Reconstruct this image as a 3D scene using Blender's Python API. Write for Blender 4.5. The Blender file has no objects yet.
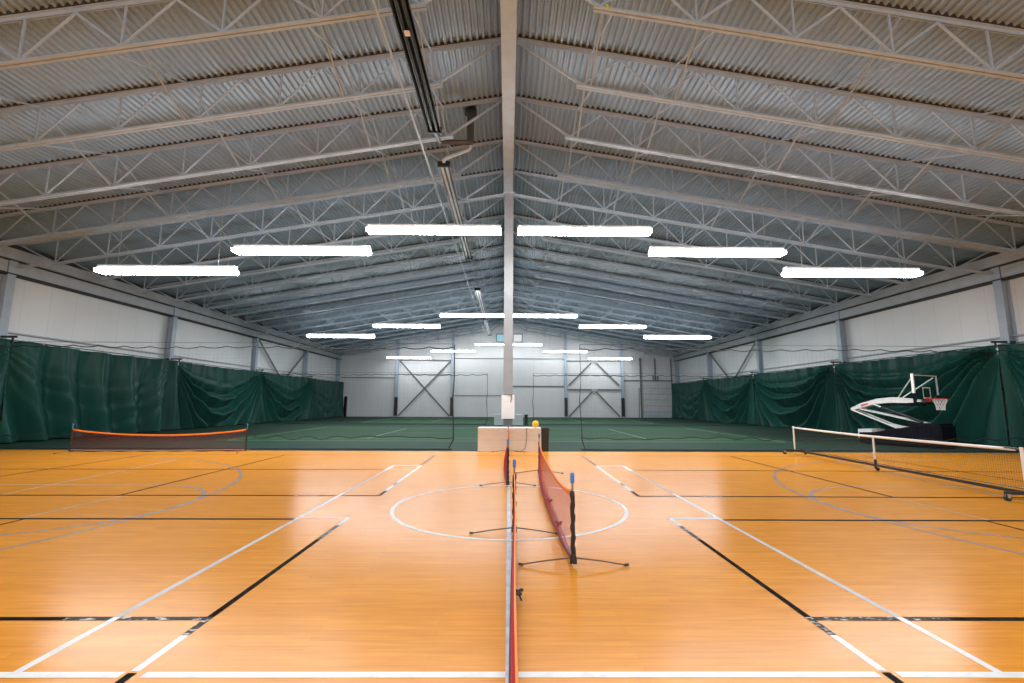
import bpy, bmesh, math, random
from mathutils import Vector, Matrix
random.seed(7)
S = bpy.context.scene
COL = S.collection
PI = math.pi

# ------------------------------------------------------------------ hall dimensions (metres)
HW = 19.9            # half width of the hall
YB, YF = -9.0, 53.4  # back and far end walls
BAY = 8.9
COLS = [17.55 + BAY * k for k in range(-1, 4)]       # side wall columns
JY = [8.45, 10.8, 13.12, 15.45] + [17.65 + 2.225 * k for k in range(16)]           # roof joists
SL = 0.17
def ztop(x): return 11.10 - SL * abs(x)              # top chord centre line
def zbot(x): return 10.10 - SL * abs(x)              # bottom chord centre line
EDGE = 15.72         # where the wood floor meets the tennis floor

# ------------------------------------------------------------------ materials
def mat(name, col, rough=.5, metal=0., spec=.5, emit=None, estr=0.):
    m = bpy.data.materials.new(name); m.use_nodes = True
    b = m.node_tree.nodes['Principled BSDF']
    b.inputs['Base Color'].default_value = (*col, 1)
    b.inputs['Roughness'].default_value = rough
    b.inputs['Metallic'].default_value = metal
    b.inputs['Specular IOR Level'].default_value = spec
    if emit:
        b.inputs['Emission Color'].default_value = (*emit, 1)
        b.inputs['Emission Strength'].default_value = estr
    return m
def noise_mat(name, c1, c2, scale=(1, 1, 1), nscale=5., rough=.5, metal=0., spec=.5, detail=4., lo=.35, hi=.65, bump=0., rvar=0.):
    m = mat(name, c1, rough, metal, spec)
    nt = m.node_tree; N = nt.nodes; L = nt.links
    b = N['Principled BSDF']
    tc = N.new('ShaderNodeTexCoord'); mp = N.new('ShaderNodeMapping'); nz = N.new('ShaderNodeTexNoise'); rp = N.new('ShaderNodeValToRGB')
    mp.inputs['Scale'].default_value = scale
    nz.inputs['Scale'].default_value = nscale; nz.inputs['Detail'].default_value = detail
    L.new(tc.outputs['Object'], mp.inputs['Vector']); L.new(mp.outputs['Vector'], nz.inputs['Vector'])
    L.new(nz.outputs['Fac'], rp.inputs['Fac'])
    rp.color_ramp.elements[0].position = lo; rp.color_ramp.elements[1].position = hi
    rp.color_ramp.elements[0].color = (*c1, 1); rp.color_ramp.elements[1].color = (*c2, 1)
    L.new(rp.outputs['Color'], b.inputs['Base Color'])
    if rvar:
        mr = N.new('ShaderNodeMapRange'); mr.inputs['To Min'].default_value = rough - rvar; mr.inputs['To Max'].default_value = rough + rvar
        L.new(nz.outputs['Fac'], mr.inputs['Value']); L.new(mr.outputs['Result'], b.inputs['Roughness'])
    if bump:
        bp = N.new('ShaderNodeBump'); bp.inputs['Strength'].default_value = bump; bp.inputs['Distance'].default_value = .02
        L.new(nz.outputs['Fac'], bp.inputs['Height']); L.new(bp.outputs['Normal'], b.inputs['Normal'])
    return m

def wood_mat():
    m = mat('maple_boards', (.6, .3, .1), .25, 0, .12)
    nt = m.node_tree; N = nt.nodes; L = nt.links; b = N['Principled BSDF']
    tc = N.new('ShaderNodeTexCoord')
    br = N.new('ShaderNodeTexBrick')
    br.inputs['Scale'].default_value = 1.0
    br.inputs['Brick Width'].default_value = 1.35; br.inputs['Row Height'].default_value = .075
    br.inputs['Mortar Size'].default_value = .0012; br.inputs['Mortar Smooth'].default_value = .5
    br.inputs['Color1'].default_value = (.80, .325, .030, 1); br.inputs['Color2'].default_value = (.73, .28, .022, 1)
    br.inputs['Mortar'].default_value = (.52, .19, .022, 1)
    br.offset = .37; br.inputs['Bias'].default_value = 0.
    L.new(tc.outputs['Object'], br.inputs['Vector'])
    mp = N.new('ShaderNodeMapping'); mp.inputs['Scale'].default_value = (.9, 13, 1)
    nz = N.new('ShaderNodeTexNoise'); nz.inputs['Scale'].default_value = 2.2; nz.inputs['Detail'].default_value = 6
    L.new(tc.outputs['Object'], mp.inputs['Vector']); L.new(mp.outputs['Vector'], nz.inputs['Vector'])
    rp = N.new('ShaderNodeValToRGB'); rp.color_ramp.elements[0].position = .3; rp.color_ramp.elements[1].position = .7
    rp.color_ramp.elements[0].color = (.86, .8, .74, 1); rp.color_ramp.elements[1].color = (1.08, 1.1, 1.14, 1)
    L.new(nz.outputs['Fac'], rp.inputs['Fac'])
    mx = N.new('ShaderNodeMix'); mx.data_type = 'RGBA'; mx.blend_type = 'MULTIPLY'; mx.inputs['Factor'].default_value = 1
    L.new(br.outputs['Color'], mx.inputs['A']); L.new(rp.outputs['Color'], mx.inputs['B'])
    L.new(mx.outputs['Result'], b.inputs['Base Color'])
    nz2 = N.new('ShaderNodeTexNoise'); nz2.inputs['Scale'].default_value = .8; nz2.inputs['Detail'].default_value = 3
    L.new(tc.outputs['Object'], nz2.inputs['Vector'])
    mr = N.new('ShaderNodeMapRange'); mr.inputs['To Min'].default_value = .19; mr.inputs['To Max'].default_value = .27
    L.new(nz2.outputs['Fac'], mr.inputs['Value']); L.new(mr.outputs['Result'], b.inputs['Roughness'])
    return m

def panel_mat(name, c1, c2, pitch, axis):
    """wall liner sheets: faint vertical seams every `pitch` metres along an axis, cloudy colour variation"""
    m = noise_mat(name, c1, c2, (1, 1, .35), .55, .42, 0, .4, 3, .3, .7)
    nt = m.node_tree; N = nt.nodes; L = nt.links; b = N['Principled BSDF']
    tc = N.new('ShaderNodeTexCoord'); sp = N.new('ShaderNodeSeparateXYZ'); L.new(tc.outputs['Object'], sp.inputs['Vector'])
    dv = N.new('ShaderNodeMath'); dv.operation = 'DIVIDE'; dv.inputs[1].default_value = pitch; L.new(sp.outputs[axis], dv.inputs[0])
    fr = N.new('ShaderNodeMath'); fr.operation = 'FRACT'; L.new(dv.outputs[0], fr.inputs[0])
    lt = N.new('ShaderNodeMath'); lt.operation = 'LESS_THAN'; lt.inputs[1].default_value = .022; L.new(fr.outputs[0], lt.inputs[0])
    src = b.inputs['Base Color'].links[0].from_socket
    mx = N.new('ShaderNodeMix'); mx.data_type = 'RGBA'; mx.inputs['B'].default_value = (*[v * .92 for v in c1], 1)
    L.new(lt.outputs[0], mx.inputs['Factor']); L.new(src, mx.inputs['A']); L.new(mx.outputs['Result'], b.inputs['Base Color'])
    return m

M = {}
M['wood'] = wood_mat()
M['white_tape'] = noise_mat('white_tape', (.80, .80, .80), (.62, .63, .66), (1, 1, 1), 9., .35, 0, .5, 5, .45, .8)
M['grey_tape'] = noise_mat('grey_tape', (.42, .40, .42), (.55, .53, .53), (1, 1, 1), 6., .4)
M['blue_tape'] = noise_mat('blue_grey_tape', (.13, .14, .175), (.22, .235, .28), (1, 1, 1), 4., .45, 0, .25)
M['faded_tape'] = noise_mat('faded_tape', (.36, .27, .21), (.46, .36, .29), (1, 1, 1), 4., .6, 0, .1)
M['centre_tape'] = noise_mat('centre_tape', (.42, .45, .52), (.66, .69, .75), (1, 1, 1), 7., .35)
M['black_tape'] = noise_mat('black_tape', (.008, .007, .007), (.03, .028, .028), (1, 1, 1), 14., .8, 0, .03, 4, .4, .75)
M['worn_tape'] = noise_mat('worn_black_tape', (.01, .009, .009), (.7, .7, .72), (1, 3, 1), 11., .5, 0, .2, 5, .56, .6)
M['brown_line'] = mat('brown_line', (.09, .035, .012), .8, 0, .03)
M['green_in'] = noise_mat('green_court', (.022, .088, .038), (.026, .100, .045), (1, 1, 1), .8, .7, 0, .12)
M['green_out'] = noise_mat('green_surround', (.020, .050, .036), (.024, .058, .042), (1, 1, 1), .6, .7, 0, .12)
M['court_white'] = mat('court_white', (.33, .35, .35), .6)
M['deck'] = noise_mat('galvanised_deck', (.24, .322, .425), (.285, .38, .495), (1.4, .22, 1), 1.6, .36, .12, .5, 5, .3, .7, 0, .05)
M['steel'] = noise_mat('white_painted_steel', (.37, .45, .545), (.42, .505, .605), (1, 1, 1), 3., .42)
M['dull_steel'] = noise_mat('grey_painted_steel', (.42, .46, .50), (.48, .52, .56), (1, 1, 1), 2., .5)
M['brace_grey'] = mat('brace_grey', (.15, .155, .165), .5)
M['column'] = noise_mat('grey_column_paint', (.25, .26, .275), (.29, .30, .315), (1, 1, 1), 2., .5, 0, .3)
M['wall_side'] = panel_mat('side_wall_liner', (.80, .83, .86), (.87, .89, .91), 1.15, 'Y')
M['wall_end'] = panel_mat('end_wall_liner', (.70, .72, .74), (.78, .79, .81), 1.0, 'X')
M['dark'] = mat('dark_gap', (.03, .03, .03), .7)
M['curtain'] = noise_mat('green_vinyl_curtain', (.0066, .058, .047), (.0092, .072, .058), (1, 1, .3), 2., .5, 0, .22)
M['black'] = noise_mat('black_plastic', (.012, .012, .013), (.02, .02, .021), (1, 1, 1), 20., .45)
M['rope'] = mat('dark_rope', (.02, .024, .024), .8)
M['netting'] = mat('dark_netting', (.03, .034, .034), .8)
M['red_net'] = noise_mat('red_netting', (.42, .014, .032), (.48, .02, .04), (1, 1, 1), 3., .6)
M['red_hem'] = mat('dark_red_hem', (.17, .008, .022), .6)
M['orange'] = noise_mat('orange_band', (.92, .21, .012), (.95, .25, .02), (1, 1, 1), 4., .5)
M['blue'] = mat('blue_tip', (.03, .20, .60), .35)
M['brass'] = mat('pole_neck', (.34, .26, .16), .35, .5)
M['bar_grey'] = mat('grey_bar', (.36, .35, .35), .35, .3)
M['white'] = noise_mat('white_enamel', (.78, .78, .78), (.83, .83, .83), (1, 1, 1), 4., .35)
M['desk'] = noise_mat('pale_laminate', (.70, .70, .72), (.76, .76, .78), (1, 1, 6), 2., .4)
M['desk_blue'] = noise_mat('pale_grey_laminate', (.66, .75, .80), (.70, .79, .84), (1, 1, 6), 2., .4)
M['ball'] = noise_mat('orange_ball', (.70, .38, .015), (.80, .48, .03), (1, 1, 1), 6., .5)
M['tennis_ball'] = mat('tennis_ball_felt', (.60, .64, .03), .9)
M['chrome'] = mat('polished_tube', (.50, .53, .58), .25, .45)
M['tube_silver'] = mat('silver_tube', (.62, .64, .66), .3, .5)
M['heater_black'] = noise_mat('black_reflector', (.014, .014, .014), (.03, .03, .03), (1, 1, 1), 3., .35, .2)
M['flue'] = mat('dark_flue', (.10, .10, .10), .4, .6)
M['navy'] = noise_mat('navy_padding', (.0045, .005, .011), (.007, .008, .015), (1, 1, 1), 5., .7, 0, .12)
M['red'] = mat('red_rim', (.75, .025, .012), .35)
M['cord'] = mat('white_cord', (.75, .75, .75), .7)
M['glass'] = mat('clear_acrylic', (.9, .95, .95), .05)
g = M['glass'].node_tree.nodes['Principled BSDF']; g.inputs['Transmission Weight'].default_value = 1.; g.inputs['IOR'].default_value = 1.02
M['lamp'] = mat('lit_diffuser', (.9, .9, .9), .5, 0, .2, (.955, .985, 1.0), 52.)
M['lamp_top'] = mat('lit_upper_lens', (.9, .9, .9), .5, 0, .2, (.955, .985, 1.0), 2.2)
M['lamp_far'] = mat('lit_diffuser_dimmer', (.9, .9, .9), .5, 0, .2, (.955, .985, 1.0), 16.)
for k in ('lamp', 'lamp_top', 'lamp_far'): M[k].cycles.emission_sampling = 'FRONT'
M['lamp_cap'] = mat('lamp_cap', (.75, .76, .78), .4)
M['sky_blue'] = mat('daylight_pane_blue', (.2, .4, .45), .2, 0, .5, (.32, .62, .70), .55)
M['sky_white'] = mat('daylight_pane_white', (.5, .5, .5), .2, 0, .5, (.78, .80, .84), .55)
M['door'] = noise_mat('rolling_door_white', (.62, .63, .65), (.68, .69, .71), (1, 1, 1), 2., .45)
M['door_glass'] = mat('door_pale_panel', (.50, .60, .64), .4)

# ------------------------------------------------------------------ mesh builder
class MB:
    def __init__(s): s.v = []; s.f = []; s.mi = []; s.mats = []; s.cur = 0
    def use(s, m):
        if m not in s.mats: s.mats.append(m)
        s.cur = s.mats.index(m); return s
    def add(s, vs, fs):
        o = len(s.v); s.v += [tuple(p) for p in vs]
        for f in fs: s.f.append([o + i for i in f]); s.mi.append(s.cur)
    def box(s, a, b):
        x0, y0, z0 = a; x1, y1, z1 = b
        s.add([(x0, y0, z0), (x1, y0, z0), (x1, y1, z0), (x0, y1, z0), (x0, y0, z1), (x1, y0, z1), (x1, y1, z1), (x0, y1, z1)],
              [(0, 3, 2, 1), (4, 5, 6, 7), (0, 1, 5, 4), (1, 2, 6, 5), (2, 3, 7, 6), (3, 0, 4, 7)])
    def cbox(s, c, d): s.box([c[i] - d[i] / 2 for i in range(3)], [c[i] + d[i] / 2 for i in range(3)])
    def bar(s, p, q, w, h=None, up=(0, 0, 1), roll=0):
        """prism of section w x h from p to q (h measured along 'up')"""
        h = h or w; p, q = Vector(p), Vector(q); d = (q - p).normalized(); u = Vector(up)
        if abs(d.dot(u)) > .99: u = Vector((0, 1, 0))
        a = d.cross(u).normalized(); b = a.cross(d).normalized()
        vs = []
        for c in (p, q):
            for (i, j) in ((-1, -1), (1, -1), (1, 1), (-1, 1)): vs.append(c + a * i * w / 2 + b * j * h / 2)
        s.add(vs, [(0, 1, 2, 3), (7, 6, 5, 4), (0, 4, 5, 1), (1, 5, 6, 2), (2, 6, 7, 3), (3, 7, 4, 0)])
    def tube(s, pts, r, n=8, caps=True):
        pts = [Vector(p) for p in pts]; rs = r if isinstance(r, (list, tuple)) else [r] * len(pts)
        rings = []; prev = None
        for i, p in enumerate(pts):
            d = (pts[min(i + 1, len(pts) - 1)] - pts[max(i - 1, 0)]).normalized()
            if prev is None:
                u = Vector((0, 0, 1)) if abs(d.z) < .9 else Vector((1, 0, 0))
                a = d.cross(u).normalized()
            else:
                a = (prev - d * prev.dot(d)).normalized()
            prev = a; b = d.cross(a)
            rings.append([p + (a * math.cos(2 * PI * k / n) + b * math.sin(2 * PI * k / n)) * rs[i] for k in range(n)])
        fs = []
        for i in range(len(pts) - 1):
            for k in range(n): fs.append((i * n + k, i * n + (k + 1) % n, (i + 1) * n + (k + 1) % n, (i + 1) * n + k))
        if caps: fs += [tuple(range(n))[::-1], tuple((len(pts) - 1) * n + k for k in range(n))]
        s.add([p for r_ in rings for p in r_], fs)
    def prism(s, prof, axis, a, b):
        """extrude a closed 2D profile along axis from a to b"""
        def P(u, w, t): return {'X': (t, u, w), 'Y': (u, t, w), 'Z': (u, w, t)}[axis]
        n = len(prof)
        s.add([P(u, w, a) for u, w in prof] + [P(u, w, b) for u, w in prof],
              [tuple(range(n))[::-1], tuple(range(n, 2 * n))] + [(i, (i + 1) % n, n + (i + 1) % n, n + i) for i in range(n)])
    def sphere(s, c, r, seg=16, rings=10, sc=(1, 1, 1)):
        vs = [(c[0], c[1], c[2] + r * sc[2])]
        for i in range(1, rings):
            t = PI * i / rings
            for k in range(seg):
                p = 2 * PI * k / seg
                vs.append((c[0] + r * sc[0] * math.sin(t) * math.cos(p), c[1] + r * sc[1] * math.sin(t) * math.sin(p), c[2] + r * sc[2] * math.cos(t)))
        vs.append((c[0], c[1], c[2] - r * sc[2])); e = len(vs) - 1; fs = []
        for k in range(seg): fs.append((0, 1 + k, 1 + (k + 1) % seg))
        for i in range(rings - 2):
            for k in range(seg):
                a = 1 + i * seg + k; b_ = 1 + i * seg + (k + 1) % seg
                fs.append((a, a + seg, b_ + seg, b_))
        o = 1 + (rings - 2) * seg
        for k in range(seg): fs.append((o + k, e, o + (k + 1) % seg))
        s.add(vs, fs)
    def grid(s, fn, nu, nv):
        vs = [fn(i / nu, j / nv) for j in range(nv + 1) for i in range(nu + 1)]
        s.add(vs, [(j * (nu + 1) + i, j * (nu + 1) + i + 1, (j + 1) * (nu + 1) + i + 1, (j + 1) * (nu + 1) + i) for j in range(nv) for i in range(nu)])
    def mesh(s, name, m=None, smooth=False, bevel=0, keep=False):
        me = bpy.data.meshes.new(name); me.from_pydata(s.v, [], s.f)
        ms = s.mats or [m]
        for k in ms: me.materials.append(M[k] if isinstance(k, str) else k)
        if len(ms) > 1: me.polygons.foreach_set('material_index', s.mi)
        bm = bmesh.new(); bm.from_mesh(me); keep or bmesh.ops.recalc_face_normals(bm, faces=bm.faces)
        if bevel: bmesh.ops.bevel(bm, geom=bm.edges, offset=bevel, segments=2, profile=.5, affect='EDGES', clamp_overlap=True)
        bm.to_mesh(me); bm.free()
        if smooth:
            me.polygons.foreach_set('use_smooth', [True] * len(me.polygons))
            try: me.set_sharp_from_angle(angle=math.radians(40))
            except Exception: pass
        me.update(); return me
    def build(s, name, m=None, parent=None, smooth=False, bevel=0, keep=False):
        return link(name, s.mesh(name, m, smooth, bevel, keep), parent)
def link(name, me, parent=None, loc=(0, 0, 0)):
    o = bpy.data.objects.new(name, me); COL.objects.link(o); o.location = loc
    if parent: o.parent = parent
    return o
def tag(o, label, cat, group=None, kind=None):
    o['label'] = label; o['category'] = cat
    if group: o['group'] = group
    if kind: o['kind'] = kind
    return o
def thing(name, label, cat, loc=(0, 0, 0), rz=0, group=None):
    o = bpy.data.objects.new(name, None); COL.objects.link(o)
    o.location = loc; o.rotation_euler = (0, 0, rz); o.empty_display_size = .2
    return tag(o, label, cat, group)
def struct(o): o['kind'] = 'structure'; return o
def dup(root, loc, rz=None, label=None, group=None):
    r = root.copy(); COL.objects.link(r); r.location = loc
    if rz is not None: r.rotation_euler = (0, 0, rz)
    if label: r['label'] = label
    if group: r['group'] = group
    for ch in list(root.children):
        c = ch.copy(); COL.objects.link(c); c.parent = r
        for gch in list(ch.children):
            d = gch.copy(); COL.objects.link(d); d.parent = c
    return r
ORD = ['first', 'second', 'third', 'fourth', 'fifth', 'sixth', 'seventh', 'eighth', 'ninth', 'tenth', 'eleventh', 'twelfth', 'thirteenth',
       'fourteenth', 'fifteenth', 'sixteenth', 'seventeenth', 'eighteenth', 'nineteenth', 'twentieth', 'twenty-first', 'twenty-second']

# ================================================================== FLOOR
b = MB().use('wood'); b.box((-HW, YB, -.12), (HW, EDGE, 0))
XC = .03; LW = .05
lift = [0.0006]
def strip(mname, x0, y0, x1, y1, w=LW):
    """a painted or taped line, laid on the boards"""
    b.use(mname); lift[0] += .00002; z = lift[0]
    p, q = Vector((x0, y0, 0)), Vector((x1, y1, 0)); d = (q - p).normalized(); n = Vector((-d.y, d.x, 0)) * w / 2
    b.add([(p - n).to_tuple()[:2] + (z,), (q - n).to_tuple()[:2] + (z,), (q + n).to_tuple()[:2] + (z,), (p + n).to_tuple()[:2] + (z,)], [(0, 1, 2, 3)])
def arc(mname, cx, cy, r, a0, a1, w=LW, n=72):
    b.use(mname); lift[0] += .00002; z = lift[0]; vs = []
    for i in range(n + 1):
        a = math.radians(a0 + (a1 - a0) * i / n)
        for rr in (r - w / 2, r + w / 2): vs.append((cx + rr * math.cos(a), cy + rr * math.sin(a), z))
    b.add(vs, [(2 * i, 2 * i + 1, 2 * i + 3, 2 * i + 2) for i in range(n)])
AX = 7.5
strip('brown_line', -13, 14.5, 13, 14.5, .04)
for s in (-1, 1):
    X = lambda v: XC + s * v
    arc('blue_tape', X(11.4), AX, 6.2, 90 if s < 0 else 90, -90 if s < 0 else 270, LW)                       # three point arc
    strip('blue_tape', X(11.4), AX + 6.2, X(12.95), AX + 6.2); strip('blue_tape', X(11.4), AX - 6.2, X(12.95), AX - 6.2)
    arc('blue_tape', X(6.97), AX, 1.8, 90, -90 if s < 0 else 270, LW)                                        # free throw half circle
    strip('faded_tape', X(6.97), AX + 1.77, X(12.95), AX + 1.77, .045); strip('blue_tape', X(6.97), AX - 1.77, X(12.95), AX - 1.77, .045)
    strip('black_tape', X(6.78), 8.22, X(6.92), 14.45, .055); strip('faded_tape', X(6.82), 6.66, X(6.70), 8.22, .045); strip('black_tape', X(6.70), 1.5, X(6.72), 6.66, .045)
    strip('faded_tape', X(8.85), 8.3, X(9.35), 13.2, .05)
    strip('black_tape', X(10.95), 8.3, X(11.15), 14.45, .055)
    strip('black_tape', X(2.99), 6.66, X(15.5), 6.62, .07); strip('black_tape', X(2.27), 8.30, X(15.5), 8.2, .07); strip('black_tape', X(2.95), 11.45, X(15.5), 11.3, .07)
    strip('worn_tape', X(3.35), 8.29, X(3.75), 8.285, .05)
    strip('black_tape', X(2.28), 3.70, X(6.7), 3.68, .06); strip('worn_tape', X(2.32), 3.70, X(3.35), 3.70, .055)
    # outer side line of the taped court
    strip('white_tape', X(2.98), 2.98, X(2.98), 3.72, .055); strip('grey_tape', X(2.98), 3.72, X(2.98), 6.72, .055)
    strip('white_tape', X(2.98), 6.66, X(2.98), 8.55, .065); strip('grey_tape', X(2.98), 8.55, X(2.98), 11.3, .05); strip('white_tape', X(2.98), 11.3, X(2.98), 12.2, .08)
    # inner side line
    strip('black_tape', X(2.28), 1.2, X(2.28), 3.0, .055); strip('white_tape', X(2.28), 3.02, X(2.28), 3.5, .055); strip('worn_tape', X(2.28), 3.45, X(2.28), 3.75, .055)
    strip('black_tape', X(2.28), 3.72, X(2.28), 5.75, .055); strip('worn_tape', X(2.28), 5.7, X(2.28), 6.4, .055); strip('white_tape', X(2.28), 6.35, X(2.28), 6.77, .055)
    strip('black_tape', X(2.28), 8.28, X(2.28), 8.75, .055); strip('white_tape', X(2.28), 8.75, X(2.28), 12.2, .07); strip('worn_tape', X(2.28), 9.3, X(2.28), 9.6, .055)
    strip('worn_tape', X(2.29), 12.2, X(2.29), 14.5, .05)
    strip('white_tape', X(2.26), 6.745, X(3.0), 6.745, .06)
    strip('white_tape', X(2.26), 12.15, X(3.0), 12.15, .08); strip('white_tape', X(2.26), 11.45, X(2.95), 11.45, .03)
strip('white_tape', XC - 2.2, 2.98, XC + 2.22, 2.98, .06); strip('white_tape', XC + 2.34, 2.98, XC + 6, 2.95, .06); strip('white_tape', XC - 6, 2.98, XC - 2.33, 2.98, .06)
strip('centre_tape', XC - .01, .2, XC - .01, 14.4, .055)
arc('white_tape', XC, AX, 1.805, 0, 360, .06, 128)
floor = struct(b.build('floor'))

b = MB().use('green_out'); b.box((-HW, EDGE, -.12), (HW, YF, -.002))
lift = [0.0]
def court(cy):
    b.use('green_in'); z = .0006
    hw, hl = 5.9, 12.6
    b.add([(-hl, cy - hw, z), (hl, cy - hw, z), (hl, cy + hw, z), (-hl, cy + hw, z)], [(0, 1, 2, 3)])
    lift[0] = .001
    for s in (-1, 1):
        strip('court_white', -11.9, cy + s * 5.49, 11.9, cy + s * 5.49, .05); strip('court_white', -11.9, cy + s * 4.11, 11.9, cy + s * 4.11, .05)
        strip('court_white', s * 6.4, cy - 4.11, s * 6.4, cy + 4.11, .07); strip('court_white', s * 11.9, cy - 5.49, s * 11.9, cy + 5.49, .09)
    strip('court_white', -6.4, cy, 6.4, cy, .05)
court(25.3); court(43.2)
struct(b.build('floor'))

# ================================================================== WALLS
def eave(): return ztop(HW) + .06
for s, nm in ((-1, 'wall_left'), (1, 'wall_right')):
    b = MB(); x0, x1 = sorted((s * HW, s * (HW + .2))); b.box((x0, YB, -.12), (x1, YF + .2, eave() + .3)); struct(b.build(nm, 'wall_side'))
def gable(y0, y1, name):
    b = MB(); e = eave() + .1
    b.prism([(-HW, -.12), (HW, -.12), (HW, e), (0, e + SL * HW), (-HW, e)], 'Y', y0, y1); return struct(b.build(name, 'wall_end'))
gable(YF, YF + .2, 'wall_far'); gable(YB - .2, YB, 'wall_near')

# ceiling: trapezoidal steel deck with its ribs running the length of the hall
b = MB(); P = .165; HR = .052; zoff = .058
prof = []
x = 0.0
while x < HW + .1:
    for dx, dz in ((0, 0), (.052, 0), (.082, HR), (.135, HR)):
        prof.append((x + dx, dz))
    x += P
for s in (-1, 1):
    vs = []
    for (px, dz) in prof:
        for y in (YB, YF): vs.append((s * px, y, 11.10 + zoff - SL * px + dz))
    b.add(vs, [(2 * i, 2 * i + 1, 2 * i + 3, 2 * i + 2) for i in range(len(prof) - 1)])
    e = HW + .2
    b.add([(0, YB, 11.42), (s * e, YB, 11.42 - SL * e), (s * e, YF + .2, 11.42 - SL * e), (0, YF + .2, 11.42)], [(0, 1, 2, 3)])
ceil = struct(b.build('ceiling', 'deck'))

# ================================================================== STRUCTURE THAT CAN BE COUNTED
def isec(b, cx, cy, w, d, z0, z1, tf=.025, tw=.02, along='X'):
    """rolled steel H section standing up: flanges w wide, d deep along the given axis"""
    if along == 'X':
        for s in (-1, 1): b.cbox((cx + s * (d / 2 - tf / 2), cy, (z0 + z1) / 2), (tf, w, z1 - z0))
        b.cbox((cx, cy, (z0 + z1) / 2), (d - 2 * tf, tw, z1 - z0))
    else:
        for s in (-1, 1): b.cbox((cx, cy + s * (d / 2 - tf / 2), (z0 + z1) / 2), (w, tf, z1 - z0))
        b.cbox((cx, cy, (z0 + z1) / 2), (tw, d - 2 * tf, z1 - z0))

# ridge beam
rb = thing('ridge_beam', 'long grey steel beam running under the roof ridge', 'beam', (-.03, 0, 10.13))
b = MB(); b.box((-.18, YB, 0), (.18, YF, .025)); b.build('bottom_flange', 'steel', rb)
b = MB(); b.box((-.012, YB, .025), (.012, YF, .93)); b.build('web', 'steel', rb)
b = MB(); b.box((-.18, YB, .93), (.18, YF, .955)); b.build('top_flange', 'steel', rb)
# ridge column
rc = thing('ridge_column', 'tall white square column holding the ridge beam behind the desk', 'column', (0, 17.75, 0))
b = MB(); b.box((-.18, -.18, 0), (.18, .18, 10.1)); b.build('shaft', 'column', rc, bevel=.012)
b = MB(); b.box((-.28, -.28, 0), (.28, .28, .03)); b.build('base_plate', 'steel', rc)
b = MB(); b.box((-.24, -.24, 10.09), (.24, .24, 10.128)); b.build('cap_plate', 'steel', rc)
pb = thing('panel_board', 'blank white board fixed to the tall ridge column above the desk', 'board', (0, 17.5, 1.02))
b = MB(); b.box((-.25, -.03, 0), (.25, .05, .9)); b.build('board', 'white', pb, bevel=.012)
b = MB(); b.tube([(-.17, -.02, .93), (.05, -.05, .915), (.14, -.05, .90)], .012, 6); b.tube([(.14, -.05, .93), (.13, -.05, .8), (.105, -.05, .62)], .014, 6); b.build('hook', 'black', pb)

# side wall columns
side_word = {-1: 'heater side', 1: 'basketball hoop side'}
for s in (-1, 1):
    proto = None
    for k, y in enumerate(COLS + [COLS[-1] + BAY - .35]):
        if k == 0: continue
        lab = 'white steel wall column on the %s, %s from the front' % (side_word[s], ORD[k - 1])
        if k == len(COLS): lab = 'white steel corner column on the %s against the far end wall' % side_word[s]
        c = (s * (HW - .2), y, 0)
        if proto is None:
            proto = thing('wall_column', lab, 'column', c, 0, 'side wall columns')
            b = MB(); isec(b, 0, 0, .30, .36, 0, eave() - .08); b.build('shaft', 'steel', proto)
            b = MB(); b.box((-.26, -.22, 0), (.17, .22, .03)) if s > 0 else b.box((-.17, -.22, 0), (.26, .22, .03)); b.build('base_plate', 'steel', proto)
            b = MB()
            for q in (-1, 1): b.cbox((-s * .02, q * .085, 6.5), (.30, .13, .02))
            b.build('stiffener', 'steel', proto)
        else: dup(proto, c, 0, lab)
# eave beams, girts: trim of the walls
tn = [1]
def trim(b, m):
    o = struct(b.build('trim_%d' % tn[0], m)); tn[0] += 1; return o
for s in (-1, 1):
    b = MB()
    ys = [YB] + COLS + [YF]
    for y0, y1 in zip(ys[:-1], ys[1:]):
        xa, xb = sorted((s * (HW - .34), s * (HW - .02)))
        b.box((xa, y0 + .16, 6.62), (xb, y1 - .16, 7.08))
    trim(b, 'dull_steel')
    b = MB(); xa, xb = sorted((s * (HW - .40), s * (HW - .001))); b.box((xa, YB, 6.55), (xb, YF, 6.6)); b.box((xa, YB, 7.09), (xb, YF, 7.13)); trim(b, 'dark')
    b = MB(); xa, xb = sorted((s * (HW - .46), s * (HW - .01))); b.box((xa, YB, 7.14), (xb, YF, 7.56)); trim(b, 'dull_steel')
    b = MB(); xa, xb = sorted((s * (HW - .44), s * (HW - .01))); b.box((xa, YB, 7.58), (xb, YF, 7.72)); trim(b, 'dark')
    b = MB(); xa, xb = sorted((s * (HW - .12), s * (HW - .001)))
    b.box((xa, YB, 4.28), (xb, YF, 4.34)); b.box((xa, YB, 2.2), (xb, YF, 2.3)); trim(b, 'dull_steel')

# wall X bracing between columns
for s in (-1, 1):
    y0, y1 = COLS[3], COLS[4]
    t = thing('wall_brace', 'grey steel cross brace showing above the green curtain on the %s wall' % side_word[s], 'brace', (s * (HW - .3), y0, 0), 0, 'side wall cross braces')
    b = MB(); b.bar((0, .2, 6.5), (0, BAY - .2, .3), .16, .05, (s, 0, 0)); b.build('brace_rod', 'brace_grey', t)
    b = MB(); b.bar((.06, .2, .3), (.06, BAY - .2, 6.5), .16, .05, (s, 0, 0)); b.build('brace_rod', 'brace_grey', t)

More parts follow.
